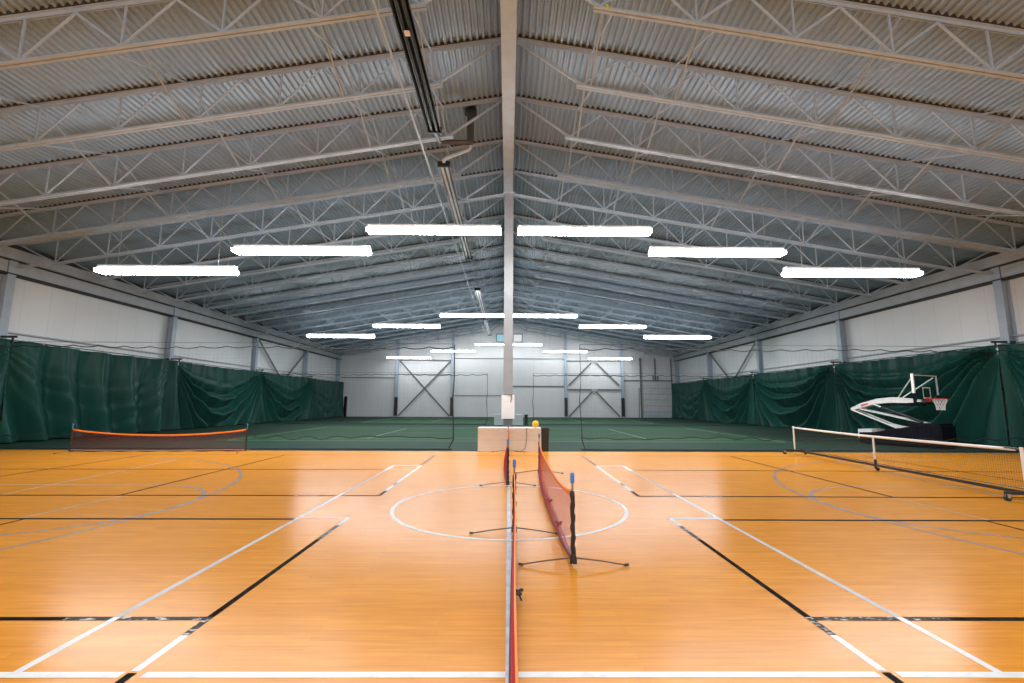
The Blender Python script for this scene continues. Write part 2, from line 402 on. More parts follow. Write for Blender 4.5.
# far end wall: columns with dark guards
ECOL = [(-12.95, 'beside the wide cross brace, nearer the heater side corner'), (-6.5, 'with the net rope hanging over it, heater side of the ridge'),
        (6.73, 'hoop side of the ridge, at the near edge of the chevron brace'), (13.35, 'between the chevron brace and the rolling door')]
proto = None
for x, w in ECOL:
    lab = 'white end wall column with black guard, ' + w
    h = ztop(x) - .05
    t = thing('end_column', lab, 'column', (x, YF - .2, 0), 0, 'end wall columns')
    b = MB(); isec(b, 0, 0, .28, .34, 0, h, along='Y'); b.build('shaft', 'steel', t)
    b = MB(); b.box((-.16, -.22, .12), (.16, -.172, 2.25)); b.box((-.16, -.22, .12), (-.145, .17, 2.25)); b.box((.145, -.22, .12), (.16, .17, 2.25)); b.build('guard', 'black', t)
t = thing('end_brace', 'wide grey steel cross brace on the far end wall', 'brace', (-9.72, YF - .12, 0))
b = MB(); b.bar((-2.95, 0, .1), (2.95, 0, 6.45), .16, .05, (0, 1, 0)); b.build('brace_rod', 'brace_grey', t)
b = MB(); b.bar((-2.95, .06, 6.45), (2.95, .06, .1), .16, .05, (0, 1, 0)); b.build('brace_rod', 'brace_grey', t)
b = MB(); b.bar((-3.05, .02, 6.55), (3.05, .02, 6.55), .06, .12, (0, 0, 1)); b.build('strut', 'brace_grey', t)
t = thing('chevron_brace', 'grey steel double chevron brace on the far end wall', 'brace', (10.04, YF - .12, 0))
for p, q in (((-2.95, .1), (-.1, 3.1)), ((2.95, .1), (.1, 3.1)), ((-2.95, 3.7), (-.1, 6.5)), ((2.95, 3.7), (.1, 6.5))):
    b = MB(); b.bar((p[0], 0, p[1]), (q[0], 0, q[1]), .16, .05, (0, 1, 0)); b.build('brace_rod', 'brace_grey', t)
b = MB(); b.bar((-3.15, .02, 3.2), (3.15, .02, 3.2), .07, .16); b.build('strut', 'brace_grey', t)
b = MB(); b.bar((-3.15, .02, 6.55), (3.15, .02, 6.55), .07, .10); b.build('strut', 'brace_grey', t)
for z in (2.98, 6.3):
    b = MB(); b.box((-.3, -.05, z), (.3, -.03, z + .32)); b.build('gusset_plate', 'dull_steel', t)
b = MB()
for a, c, z, h in ((-19.5, -13.1, 4.43, .1), (-6.3, 6.6, 6.75, .08), (.2, 6.55, 3.5, .13), (-6.3, -.2, 2.45, .06), (6.9, 13.2, 4.9, .04), (13.5, 19.3, 4.2, .14), (-12.8, -6.65, 4.9, .04)):
    b.box((a, YF - .06, z), (c, YF - .001, z + h))
trim(b, 'brace_grey')

# rolling door and its post, gable windows
dr = MB().use('door')
for i in range(6):
    z0 = .02 + i * .68; dr.use('door_glass' if i in (0,) else 'door'); dr.box((15.75, YF - .1, z0), (19.1, YF - .002, z0 + .645))
dr.use('dull_steel')
for i in range(6):
    for k in range(3): dr.box((16.4 + k * 1.0, YF - .12, .3 + i * .68), (16.6 + k * 1.0, YF - .1, .36 + i * .68))
dr.use('brace_grey'); dr.box((15.75, YF - .06, .02), (19.1, YF - .001, 4.08))
d = struct(dr.build('door_1'))
b = MB(); b.box((15.45, YF - .16, 0), (15.62, YF - .001, 6.95)); b.box((19.12, YF - .16, 0), (19.2, YF - .001, 6.9)); b.build('door_frame', 'brace_grey', d)
b = MB(); b.box((17.2, YF - .14, 4.2), (17.34, YF - .01, 6.9)); b.cbox((17.0, YF - .1, 4.6), (.1, .1, .7)); b.cbox((17.55, YF - .1, 4.5), (.12, .1, .55)); b.build('door_track', 'brace_grey', d)
for i, (x0, x1, mm) in enumerate(((-1.36, -.42, 'sky_blue'), (.62, 1.6, 'sky_white'))):
    b = MB().use(mm); b.box((x0, YF - .03, 8.82), (x1, YF - .002, 9.68)); w = struct(b.build('window_%d' % (i + 1)))
    b = MB()
    for (a, c, e, f) in ((x0 - .09, x1 + .09, 8.74, 8.82), (x0 - .09, x1 + .09, 9.68, 9.76), (x0 - .09, x0, 8.82, 9.68), (x1, x1 + .09, 8.82, 9.68)): b.box((a, YF - .08, e), (c, YF - .001, f))
    b.build('window_frame', 'brace_grey', w)
# pads and rails low in the far corners
t = thing('corner_pad', 'tall dark padded panel leaning in the far corner beside the green curtain', 'pad', (-18.7, 52.9, 0))
b = MB(); b.box((-.12, -.12, .02), (.14, .1, 2.25)); b.build('padding', 'navy', t, bevel=.05)
b = MB(); b.box((-.14, .1, .0), (.16, .13, 2.3)); b.build('backing', 'black', t)
t = thing('stacked_pole', 'dark pole leaning beside the rolling door post', 'pole', (15.1, 53.0, 0))
b = MB(); b.tube([(0, -.2, .03), (.18, .2, 3.3)], .045, 8); b.build('shaft', 'brace_grey', t)
b = MB(); b.tube([(.18, .2, 3.3), (.185, .21, 3.4)], .06, 8); b.build('pole_cap', 'black', t)

# ================================================================== ROOF JOISTS
N0, PW, NP = 1.86, 2.02, 9
nodes = [N0 + PW * k for k in range(NP)]          # bottom chord panel points, last 18.02
BRIDGE = [2.1, 4.25, 8.2, 12.0, 16.0]
def joist_proto(s, heavy=False):
    name = 'roof_joist'
    t = thing(name, 'joist', 'roof joist', (0, 0, 0), 0, 'roof joists')
    X = lambda v: s * v
    u = Vector((s * SL, 0, 1)).normalized()
    def chord(x0, x1, zf, flat_up, w, hgt):
        b = MB(); p = Vector((X(x0), 0, zf(x0))); q = Vector((X(x1), 0, zf(x1)))
        sg = 1 if flat_up else -1
        for e in (-1, 1):
            off = Vector((0, e * (w / 4 + .006), 0))
            b.bar(p + off + u * sg * (hgt / 2 - .006), q + off + u * sg * (hgt / 2 - .006), w / 2 - .012, .012, u)        # flat leg
            off = Vector((0, e * .018, 0))
            b.bar(p + off - u * sg * .006, q + off - u * sg * .006, .012, hgt - .012, u)                                     # standing leg
        return b
    chord(.2, HW - .25, ztop, True, .14, .09).build('top_chord', 'steel', t)
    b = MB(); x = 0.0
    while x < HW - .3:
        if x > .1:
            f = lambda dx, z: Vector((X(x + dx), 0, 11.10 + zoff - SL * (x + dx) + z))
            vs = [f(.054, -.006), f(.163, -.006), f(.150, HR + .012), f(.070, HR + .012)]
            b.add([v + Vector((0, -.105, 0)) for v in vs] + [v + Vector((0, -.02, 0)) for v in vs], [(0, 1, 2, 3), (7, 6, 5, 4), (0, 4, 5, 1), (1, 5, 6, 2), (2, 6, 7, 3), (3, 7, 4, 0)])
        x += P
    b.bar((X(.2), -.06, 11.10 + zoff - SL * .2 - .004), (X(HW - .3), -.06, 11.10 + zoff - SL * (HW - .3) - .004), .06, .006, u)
    b.build('flute_shade_strip', 'dark', t)  # added black teeth standing in for the shade in the deck flutes
    chord(N0 - .12, nodes[-1] + .15, zbot, False, .15 if not heavy else .26, .09 if not heavy else .14).build('bottom_chord', 'steel', t)
    b = MB(); b.bar((X(.22), 0, ztop(.22) - .05), (X(N0), 0, zbot(N0) + .03), .055, .055); b.build('end_web', 'steel', t)
    b = MB(); b.bar((X(nodes[-1]), 0, zbot(nodes[-1]) + .03), (X(HW - .45), 0, ztop(HW - .45) - .03), .055, .055); b.build('end_web', 'steel', t)
    b = MB(); b.bar((0, 0, 0), (X(1.01), 0, ztop(1.01) - ztop(0) + .92), .04, .05); out = b.mesh('web_diagonal', 'steel')
    b = MB(); b.bar((0, 0, 0), (X(-1.01), 0, ztop(0) - ztop(1.01) + .92), .035, .035); inn = b.mesh('web_diagonal', 'steel')
    b = MB(); b.bar((0, 0, 0), (0, 0, .93), .035, .035); ver = b.mesh('web_vertical', 'steel')
    for k, x in enumerate(nodes):
        p = (X(x), 0, zbot(x) + .03)
        if k < NP - 1: link('web_diagonal', out, t, p)
        link('web_diagonal', inn, t, p) if k > 0 else None
        if 0 < k: link('web_vertical', ver, t, p)
    b = MB(); b.bar((0, .03, 0), (0, 2.225 - .03, -1.0 + .02), .035, .035, (1, 0, 0)); b1 = b.mesh('cross_bridging', 'steel')
    b = MB(); b.bar((.05, .03, -.98), (.05, 2.225 - .03, 0), .035, .035, (1, 0, 0)); b2 = b.mesh('cross_bridging', 'steel')
    for x in BRIDGE:
        link('cross_bridging', b1, t, (X(x), 0, ztop(x) - .03)); link('cross_bridging', b2, t, (X(x), 0, ztop(x) - .03))
    return t
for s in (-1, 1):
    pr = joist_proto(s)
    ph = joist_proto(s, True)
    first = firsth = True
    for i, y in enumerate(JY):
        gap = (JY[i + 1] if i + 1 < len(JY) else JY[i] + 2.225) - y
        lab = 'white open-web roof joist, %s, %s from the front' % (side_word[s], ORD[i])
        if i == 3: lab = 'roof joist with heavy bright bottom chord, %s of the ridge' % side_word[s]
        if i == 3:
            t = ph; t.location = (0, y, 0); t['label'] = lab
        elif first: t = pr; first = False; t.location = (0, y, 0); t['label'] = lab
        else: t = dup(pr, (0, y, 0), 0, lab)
        for ch in t.children:
            if ch.name.startswith('cross_bridging'): ch.scale = (1, gap / 2.225, 1)
        if i in (4, 12):       # joists on the column lines run their bottom chord through to column and wall
            b = MB(); b.bar((s * .18, 0, 10.08), (s * (N0 - .1), 0, zbot(N0 - .1)), .06, .09)
            b.build('chord_extension', 'steel', t)
            b = MB(); b.bar((s * (nodes[-1] + .1), 0, zbot(nodes[-1] + .1)), (s * (HW - .36), 0, zbot(HW - .36) + .1), .06, .09)
            b.build('chord_extension', 'steel', t)

# ================================================================== STRIP LIGHTS
def make_light(n, label, lm='lamp', SEC=1.255):
    """n lit sections in one line, length n * 1.255"""
    t = thing('strip_light', label, 'ceiling light', (0, 0, 0), 0, 'hanging strip lights'); L = n * SEC
    prof = [(-.19, 0), (.19, 0), (.215, .10), (.10, .17), (-.10, .17), (-.215, .10)]
    for k in range(n):
        x0 = -L / 2 + k * SEC + .015; b = MB()
        for j in range(6):
            if j == 3: continue
            b.use(lm if j in (0, 1, 5) else 'lamp_top'); (u0, w0), (u1, w1) = prof[j], prof[(j + 1) % 6]
            b.add([(x0, u0, w0), (x0, u1, w1), (x0 + SEC - .03, u1, w1), (x0 + SEC - .03, u0, w0)], [(0, 1, 2, 3)])
        b.build('diffuser', None, t, keep=True)
    big = [(a * 1.01, c * 1.01 - .001) for a, c in prof]
    for k in range(n + 1):
        xc = -L / 2 + k * SEC; b = MB(); b.prism(big, 'X', xc - .016, xc + .016); b.build('end_cap' if k in (0, n) else 'joint_band', 'lamp_cap', t)
    b = MB(); b.box((-L / 2, -.09, .175), (L / 2, .09, .27)); b.build('housing', 'lamp_cap', t)
    return t
rows = [(-2.2, [(-13.05, 6.70), (-7.96, 7.53), (-2.9, 8.36), (2.93, 8.36), (8.08, 7.53), (13.28, 6.70)], 4, None),
        (15.3, [(-11.75, 5.99), (-7.17, 6.74), (-2.61, 7.52), (2.64, 7.52), (7.28, 6.78), (11.96, 6.07)], 4, 'front'),
        (34.0, [(-12.6, 6.48), (-7.68, 7.27), (-2.66, 8.11), (2.71, 8.11), (7.9, 7.30), (12.8, 6.52)], 4, 'middle'),
        (51.5, [(-11.25, 6.58), (-6.25, 7.36), (-1.91, 8.14), (1.96, 8.14), (6.5, 7.36), (11.6, 6.58)], 4, 'far')]
pos = ['at the low outer end of the %s row, heater side', 'second in from the heater side end of the %s row', 'next to the ridge column in the %s row, heater side',
       'next to the ridge column in the %s row, hoop side', 'second in from the hoop side end of the %s row', 'at the low outer end of the %s row, hoop side']
prot = {}; hang = []
for y, xs, n, rw in rows:
    for k, (x, z) in enumerate(xs):
        nn = 3 if (rw == 'far' and k in (2, 3)) else n; key = (nn, rw == 'far', 1.17 if rw in (None, 'front') else 1.255)
        lab = 'lit white strip light ' + pos[k] % (rw or 'overhead')
        if key not in prot:
            t = prot[key] = make_light(nn, lab, 'lamp_far' if key[1] else 'lamp', key[2]); t.location = (x, y, z)
        else: t = dup(prot[key], (x, y, z), 0, lab)
        hang.append((t, nn, x, z))
for t, nn, x, z in hang:
    for q in (-1, 1):
        b = MB(); b.tube([(q * nn * .43, 0, .26), (q * nn * .43, 0, zbot(x + q * nn * .43) - z + .95)], .008, 5); b.build('hanger', 'dull_steel', t)

# ================================================================== RADIANT HEATERS, FLUE, PIPE
hz = 9.2
def heater(y0, y1, label, silver=False):
    t = thing('tube_heater', label, 'heater', (-2.12, y0, hz), 0, 'tube heaters under the roof'); L = y1 - y0
    b = MB(); W = .19; pr = [(-W, .0), (-W * .55, .15), (W * .55, .15), (W, .0), (W - .012, -.004), (W * .52, .135), (-W * .52, .135), (-W + .012, -.004)]
    b.prism(pr, 'Y', 0, L); b.build('reflector', 'chrome' if silver else 'heater_black', t)
    for k, x in enumerate((-.075, .075)):
        b = MB(); b.tube([(x, .02, .05), (x, L - .02, .05)], .045, 10); b.build('heat_tube', 'tube_silver' if silver else 'heater_black', t, True)
    for e in (0, L):
        b = MB(); b.box((-W - .01, e - .03, -.02), (W + .01, e + .03, .17)); b.build('end_plate', 'heater_black', t)
    if not silver:
        b = MB(); b.box((-.06, L * .62, -.03), (.05, L * .62 + .12, .0)); b.build('bracket', 'white', t)
    n = int(L / 3.2) + 1
    for i in range(n):
        yy = .35 + (L - .7) * i / max(1, n - 1); b = MB()
        for q in (-1, 1): b.tube([(q * .12, yy, .15), (q * .12, yy, ztop(2) - hz + .05)], .008, 5)
        b.build('hanging_chain', 'dull_steel', t)
    return t
heater(2.6, 12.0, 'long black tube heater over the front court beside the ridge beam')
heater(13.85, 23.4, 'shiny silver tube heater behind the flue pipe', True)
heater(30.2, 39.9, 'silver tube heater hanging above the middle row of lights', True)
heater(41.2, 51.0, 'small distant silver tube heater by the far gable windows', True)
t = thing('flue_pipe', 'dark flue pipe with elbow between the two front tube heaters', 'pipe', (-1.24, 13.45, 9.77))
b = MB(); b.tube([(0, 0, 0), (0, 0, 1.2)], .11, 14); b.build('riser', 'flue', t, True)
b = MB(); b.tube([(0, 0, 1.0), (0, 0, 1.08), (0, 0, 1.22)], [.2, .2, .17], 14); b.build('roof_collar', 'heater_black', t, True)
b = MB(); b.tube([(.02, 0, .02), (-.93, -.05, 0)], .075, 12); b.build('cross_duct', 'flue', t, True)
b = MB(); b.tube([(-.93, -.06, .0), (-.92, -.3, -.15), (-.9, -1.35, -.47)], .05, 10); b.build('inlet_stub', 'chrome', t, True)
b = MB(); b.tube([(.02, .02, -.06), (.0, .05, -.14), (-.06, .07, -.19), (-.78, .2, -.40), (-.86, .24, -.44), (-.87, .3, -.48)], .055, 12); b.build('outlet_elbow', 'steel', t, True)
t = thing('gas_pipe', 'thin white gas pipe running along the heater line under the roof', 'pipe', (-2.6, 0, 9.2))
b = MB(); b.tube([(0, 2, 0), (0, 50, 0)], .028, 8); b.build('pipe_run', 'steel', t, True)
b = MB()
for y in JY: b.cbox((0, y, .03), (.07, .05, .07))
b.build('pipe_clip', 'steel', t)
t = thing('conduit', 'thin grey conduit beside the silver heater under the roof', 'pipe', (-1.62, 0, 9.5))
b = MB(); b.tube([(0, 15.2, 0), (0, 32, 0)], .014, 6); b.build('pipe_run', 'dull_steel', t, True)
b = MB()
for y in JY[3:10]: b.cbox((0, y, .02), (.06, .04, .06))
b.build('pipe_clip', 'dull_steel', t)
tb = MB(); tb.sphere((0, 0, 0), .036, 16, 10)
o = tb.build('tennis_ball', 'tennis_ball', None, True); o.location = (2.02, JY[0] - .03, zbot(2.02) + .05)
tag(o, 'yellow tennis ball lodged on a roof joist beside the ridge beam', 'ball')

# ================================================================== GREEN CURTAINS
def curtain(s, y0, y1, seed, label, vert=.4, skew=1.0, amp=.42, N=5.2):
    rnd = random.Random(seed); L = y1 - y0; H = 3.93
    ph = [rnd.uniform(0, 6.28) for _ in range(8)]
    def fn(u, v):
        uu = u ** skew; c = 2 * uu - 1
        g_ = v / (1.0 - .95 * c * c) + .07 * math.sin(4 * u + ph[0]) + .03 * math.sin(9 * u + 3 * v + ph[1])
        G = 1.3 * math.tanh(max(g_, 0) / 1.3)
        q = N * G ** .9 + ph[2] / 6.28
        sw = math.sin(2 * PI * q + .5 * math.sin(2 * PI * q))
        k = min(1, max(0, (g_ - .1) / .45)); env = k * k * (3 - 2 * k) * (.6 + .4 * min(1, v * 1.3))
        env *= 1 - .55 * min(1, max(0, g_ - 1.5) / 4)
        pl_ = math.sin(2 * PI * (7 * u + .5 * math.sin(3 * u + ph[3])) + ph[4] + .9 * v * c) + .45 * math.sin(2 * PI * 15 * u + ph[5] - 1.2 * v)
        top = math.exp(-v * 3.2)
        fan = 2 * PI * (5.2 * uu + .5 * v * c + .22 * math.sin(2.5 * v + ph[6])) + ph[7]
        lowv = math.sin(fan + .6 * math.sin(fan))
        d = amp * (1 - vert) * env * sw + amp * .26 * pl_ * top + amp * vert * 1.1 * lowv * (.35 + .65 * min(1, v * 1.6)) + .1 * math.sin(2.5 * u + 1.6 * v + ph[1])
        e = min(1, min(u, 1 - u) / .03); d *= .2 + .8 * e
        y = y0 + .02 + (L - .04) * u
        z = H - (H - .03) * v - .04 * math.sin(PI * u) * (1 - v)
        return (s * (HW - .80 - d), y, z)
    t = thing('wall_curtain', label, 'curtain', (0, 0, 0), 0, 'green wall curtains')
    b = MB(); b.grid(fn, 200, 80); o = b.build('drape', 'curtain', t, True)
    sm = o.modifiers.new('thickness', 'SOLIDIFY'); sm.thickness = .006
    b = MB(); b.tube([(s * (HW - .80), y0 + .02, H + .01), (s * (HW - .80), y1 - .02, H + .01)], .02, 6); b.build('top_rod', 'curtain', t)
    b = MB(); b.bar((s * (HW - .98), y0 + .0, H + .14), (s * (HW - .02), y0 + .0, H + .14), .06, .08); b.bar((s * (HW - .84), y0, H - .1), (s * (HW - .84), y0, H + .14), .05, .05)
    b.build('bracket', 'black', t)
    return t
CY = [8.6, 17.5, 26.45, 35.4, 44.3, 53.2]
pl = ['front bay, mostly cut off by the picture edge', 'second bay, tall one', 'third bay', 'fourth bay', 'last bay by the end wall']
for i in range(5):
    curtain(-1, CY[i], CY[i + 1], 10 + i, 'dark green wall curtain on the heater side, ' + ['front bay, cut off by the picture edge', 'second bay behind the orange-topped net', 'third bay with deep swag folds', 'fourth bay under the cross brace', 'last bay by the end wall'][i],
            [.7, .9, .22, .25, .6][i], [1.1, .9, .85, .9, 1.][i], [.32, .34, .38, .36, .16][i])
    curtain(1, CY[i], CY[i + 1], 30 + i, 'dark green wall curtain on the hoop side, ' + ['front bay, cut off by the picture edge', 'second bay hanging behind the basketball hoop', 'third bay with deep swag folds', 'fourth bay under the cross brace', 'last bay by the rolling door'][i],
            [.6, .22, .12, .15, .5][i], [1., 1.25, 1.05, 1., .9][i], [.34, .38, .38, .36, .16][i])

# ================================================================== DIVIDER NETS
def divider(x0, x1, y, ztopf, label, zr, er=.018):
    """fine dark divider net: scalloped top rope, bottom rope, gathered edge rope, mesh"""
    t = thing('divider_net', label, 'net', (0, y, 0), 0, 'divider nets across the hall')
    L = x1 - x0; rnd = random.Random(int(100 * abs(x0) + y))
    n = int(L * 9)
    sc = lambda x: -.07 * abs(math.sin(x * 3.5 + y)) ** .8 - .02 * math.sin(x * .9)
    top = [(x0 + L * i / n, 0, ztopf(x0 + L * i / n) + sc(x0 + L * i / n)) for i in range(n + 1)]
    b = MB(); b.tube(top, zr, 5); b.build('top_rope', 'rope', t)
    b = MB(); b.tube([(x0, 0, ztopf(x0) + .12), (x1, 0, ztopf(x1) + .12)], .008, 5); b.build('top_cable', 'rope', t)
    bot = [(x0 + L * i / n, -.04 + .03 * math.sin(i * .7), .03) for i in range(n + 1)]
    b = MB(); b.tube(bot, .024, 5); b.build('bottom_rope', 'rope', t)
    mid = [(x0 + L * i / n, .02, .42 + .05 * math.sin((x0 + L * i / n) * 6.1) * (.6 + .4 * math.sin((x0 + L * i / n) * .8 + 1)) + .03 * math.sin((x0 + L * i / n) * 1.1)) for i in range(n + 1)]
    b = MB(); b.tube(mid, .016, 5); b.build('weight_rope', 'rope', t)
    xe = x1 if x0 < 0 else x0
    b = MB(); b.tube([(xe, 0, ztopf(xe) + .1), (xe + .02, 0, 2.4), (xe - .03, .02, 1.7), (xe + .02, 0, .9), (xe + .03, -.03, .35), (xe - .12 * (1 if x0 < 0 else -1), -.03, .06)], [q * er for q in (1, 1, 1.6, 1.3, 1.6, 1.1)], 6); b.build('edge_rope', 'rope', t)
    b = MB(); r = .0008; cell = .15
    k = 0
    xx = x0 + cell / 2
    while xx < x1:
        b.tube([(xx, 0, .04), (xx, 0, ztopf(xx) + sc(xx))], r, 3, False); xx += cell
    z = .14
    while z < min(ztopf(x0), ztopf(x1)) - .1:
        b.tube([(x0, 0, z), (x1, 0, z)], r, 3, False); z += cell
    b.build('mesh', 'netting', t)
    return t
flat = lambda x: 3.62
divider(-18.75, -1.92, 16.12, lambda x: 3.58, 'dark mesh divider net behind the wood floor edge, heater side of the column', .020)
divider(2.55, 18.75, 16.12, lambda x: 3.58, 'dark mesh divider net behind the wood floor edge, hoop side of the column', .018, .010)
divider(-18.75, -1.58, 34.6, lambda x: 3.75, 'distant dark mesh divider net between the two tennis courts, heater side', .026)
divider(1.9, 18.75, 34.6, lambda x: 3.75, 'distant dark mesh divider net between the two tennis courts, hoop side', .026)

# ================================================================== PORTABLE ORANGE-TOPPED NETS
def strand_mesh(fn, nu, nv, r, seg):
    """netting laid on the surface fn(u,v): nu upright and nv lengthwise strands"""
    b = MB()
    for i in range(nu + 1): b.tube([fn(i / nu, j / 4) for j in range(5)], r, 3, False)
    for j in range(nv + 1): b.tube([fn(k / seg, j / nv) for k in range(seg + 1)], r, 3, False)
    return b
def portable_net(label, p0, p1, belly, ties, strapped=True):
    """p0, p1: floor points of the two posts; the net sags between them"""
    p0, p1 = Vector((*p0, 0)), Vector((*p1, 0)); L = (p1 - p0).length; rz = math.atan2((p1 - p0).y, (p1 - p0).x)
    t = thing('portable_net', label, 'sports net', p0, rz, 'portable orange-topped nets')
    zt = lambda u: .735 - .19 * (4 * u * (1 - u)) ** .8
    side = lambda u, v: belly * math.sin(PI * u) ** .7 * math.sin(PI * min(1, .15 + v * .62)) * v
    def fn(u, v):
        z1 = zt(u) - .03; z0 = .035
        return (L * u, side(u, v), z1 + (z0 - z1) * v)
    strand_mesh(fn, int(L / .03), 18, .0011, 24).build('mesh', 'red_net', t)
    n = 40
    def band(u, v):
        return (L * u, .006 * math.sin(9 * u), zt(u) + .012 - .05 * v)
    b = MB(); b.grid(band, n, 2); o = b.build('top_band', 'orange', t, True); sm = o.modifiers.new('thickness', 'SOLIDIFY'); sm.thickness = .012; sm.offset = 0
    b = MB(); b.tube([(L * i / n, side(i / n, 1), .035 + .01 * math.sin(i)) for i in range(n + 1)], .017, 6); b.build('bottom_hem', 'red_hem', t, True)
    b = MB(); b.tube([(.02, 0, .07), (L * .5, 0, .045), (L - .02, 0, .07)], .014, 8); b.build('bottom_bar', 'bar_grey', t, True)
    for e, x in ((1, 0), (-1, L)):
        b = MB(); zs = [.03 + .035 * k for k in range(21)]
        b.tube([(x + .004 * math.sin(k * 1.3), .004 * math.cos(k * 1.3), z) for k, z in enumerate(zs)], [.019 + .008 * (.5 + .5 * math.sin(k * 2.1)) for k in range(21)], 10)
        po = b.build('post', 'black', t, True)
        b = MB(); b.tube([(x, 0, .72), (x, 0, .82)], .011, 10); b.build('post_neck', 'brass', po, True)
        b = MB(); b.tube([(x, 0, .81), (x, 0, .825), (x, 0, .895), (x, 0, .91)], [.017, .021, .021, .013], 12); b.build('post_tip', 'blue', po, True)
        b = MB(); b.tube([(x, 0, .03), (x, 0, .075), (x, 0, .12)], [.038, .034, .024], 12); b.build('post_hub', 'black', t, True)
        for q in (-1, 1):
            b = MB(); b.tube([(x, q * .03, .08), (x, q * .28, .052), (x, q * .53, .014)], .0072, 8); f = b.build('foot', 'bar_dark', t, True)
            b = MB(); b.tube([(x, q * .51, .014), (x, q * .555, .02)], .013, 8); b.build('foot_cap', 'black', f, True)
    for u, mm in ties:
        b = MB(); cx = L * u; y = side(u, 1) * .25 + (.03 if belly < 0 else 0)
        for k in range(5):
            a = k * 1.26; b.sphere((cx + .03 * math.cos(a), y + .03 * math.sin(a), .075 + .025 * math.sin(a * 1.7)), .019, 10, 6, (1, 1, .7))
        b.sphere((cx, y, .075), .02, 10, 6); b.tube([(cx, y, .08), (cx + .05, y + .03, .03)], .008, 6)
        b.build('knotted_tie', mm, t, True)
    return t
M['bar_dark'] = mat('dark_foot_rod', (.10, .075, .055), .4)
# net at the half court line, running on under the camera
portable_net('orange-topped red net along the centre line, running out of the picture bottom', (.085, 5.93), (.02, -.12), -.035, [(.32, 'black')])
portable_net('orange-topped red net standing inside the white centre circle', (.665, 4.82), (.735, 10.85), .12, [(.22, 'red_hem'), (.45, 'red_hem')])
portable_net('orange-topped red net end-on in front of the desk', (.005, 9.25), (.02, 15.42), .15, [(.1, 'black')])
portable_net('orange-topped net at the wood floor edge in front of the green curtain', (-14.0, 15.0), (-8.62, 15.38), .05, [(.34, 'black')])

# ================================================================== ROLLING COURT NET
def rolling_net():
    A, B = Vector((9.4, 15.15, 0)), Vector((8.86, 7.95, 0)); L = (B - A).length
    t = thing('rolling_net', 'white-topped rolling court net on casters in front of the basketball hoop', 'sports net', A, math.atan2((B - A).y, (B - A).x))
    zt = lambda u: .87 - .03 * math.sin(PI * u)
    fn = lambda u, v: (L * u, .0, zt(u) - .04 + (.10 - zt(u) + .04) * v)
    strand_mesh(fn, int(L / .045), 16, .0016, 12).build('mesh', 'netting', t)
    b = MB(); b.grid(lambda u, v: (L * .985 * u, 0, zt(u) + .012 - .055 * v), 20, 1); o = b.build('top_tape', 'white', t, True); sm = o.modifiers.new('thickness', 'SOLIDIFY'); sm.thickness = .022; sm.offset = 0
    b = MB(); b.tube([(L * .96, 0, .87), (L, 0, .865)], .018, 8); b.build('tape_strap', 'black', t)
    b = MB(); b.tube([(L * i / 12, .0, .20 - .02 * math.sin(PI * i / 12)) for i in range(13)], .007, 5); b.build('bottom_cord', 'black', t)
    b = MB(); b.bar((0, 0, .13), (L, 0, .13), .05, .05); b.build('base_bar', 'black', t)
    for u in (0, 1):
        x = L * u
        b = MB(); b.tube([(x, 0, .12), (x, 0, .88)], .026, 12); po = b.build('post', 'white', t, True)
        b = MB(); b.sphere((x, 0, .885), .03, 10, 6, (1, 1, .6)); b.build('post_cap', 'white', po, True)
        b = MB(); b.bar((x, -.36, .13), (x, .36, .13), .05, .05); ba = b.build('foot_bar', 'black', t)
        for q in (-1, 1):
            b = MB(); b.tube([(x - .022, q * .33, .052), (x + .022, q * .33, .052)], .052, 16); c = b.build('caster', 'black', t, True)
            b = MB(); b.bar((x - .034, q * .33, .052), (x - .034, q * .33, .115), .05, .006, (1, 0, 0)); b.bar((x + .034, q * .33, .052), (x + .034, q * .33, .115), .05, .006, (1, 0, 0)); b.cbox((x, q * .33, .112), (.075, .06, .01)); b.build('caster_fork', 'bar_grey', c)
    x = L * .505
    b = MB(); b.tube([(x, 0, .26), (x, 0, .85)], .022, 12); po = b.build('post', 'white', t, True)
    b = MB(); b.bar((x, -.05, .43), (x, .05, .43), .02, .02); b.build('post_clip', 'white', po)
    b = MB(); b.tube([(x, 0, .05), (x, 0, .27)], .028, 12); b.build('post_foot', 'black', po, True)
    b = MB(); b.tube([(x - .015, .04, .04), (x + .015, .04, .04)], .04, 14); b.build('caster', 'black', t, True)
rolling_net()

# ================================================================== DESKS, BINS, BALL
def desk(name, label, loc, m):
    t = thing(name, label, 'desk', loc, 0, 'low front desks')
    w, d, h = 2.13, .62, .79
    b = MB(); b.box((0, -.02, h - .028), (w, d, h)); b.build('desk_top', 'white' if m == 'desk' else m, t, bevel=.004)
    b = MB(); b.box((.0, 0, .01), (w, .022, .375)); b.box((0, 0, .382), (w, .022, h - .03)); b.build('front_panel', m, t, bevel=.003)
    for x in (0, w - .022):
        b = MB(); b.box((x, .022, 0), (x + .022, d - .02, h - .03)); b.build('side_panel', m, t)
    b = MB(); b.box((.022, .05, .38), (w - .022, d - .04, .40)); b.build('shelf', m, t)
    return t
desk('front_desk', 'pale pinkish desk at the edge of the wood floor before the tall column', (-1.01, 15.62, 0), 'desk')
desk('front_desk', 'pale blue-grey desk far back between the two tennis courts', (-1.02, 33.95, 0), 'desk_blue')
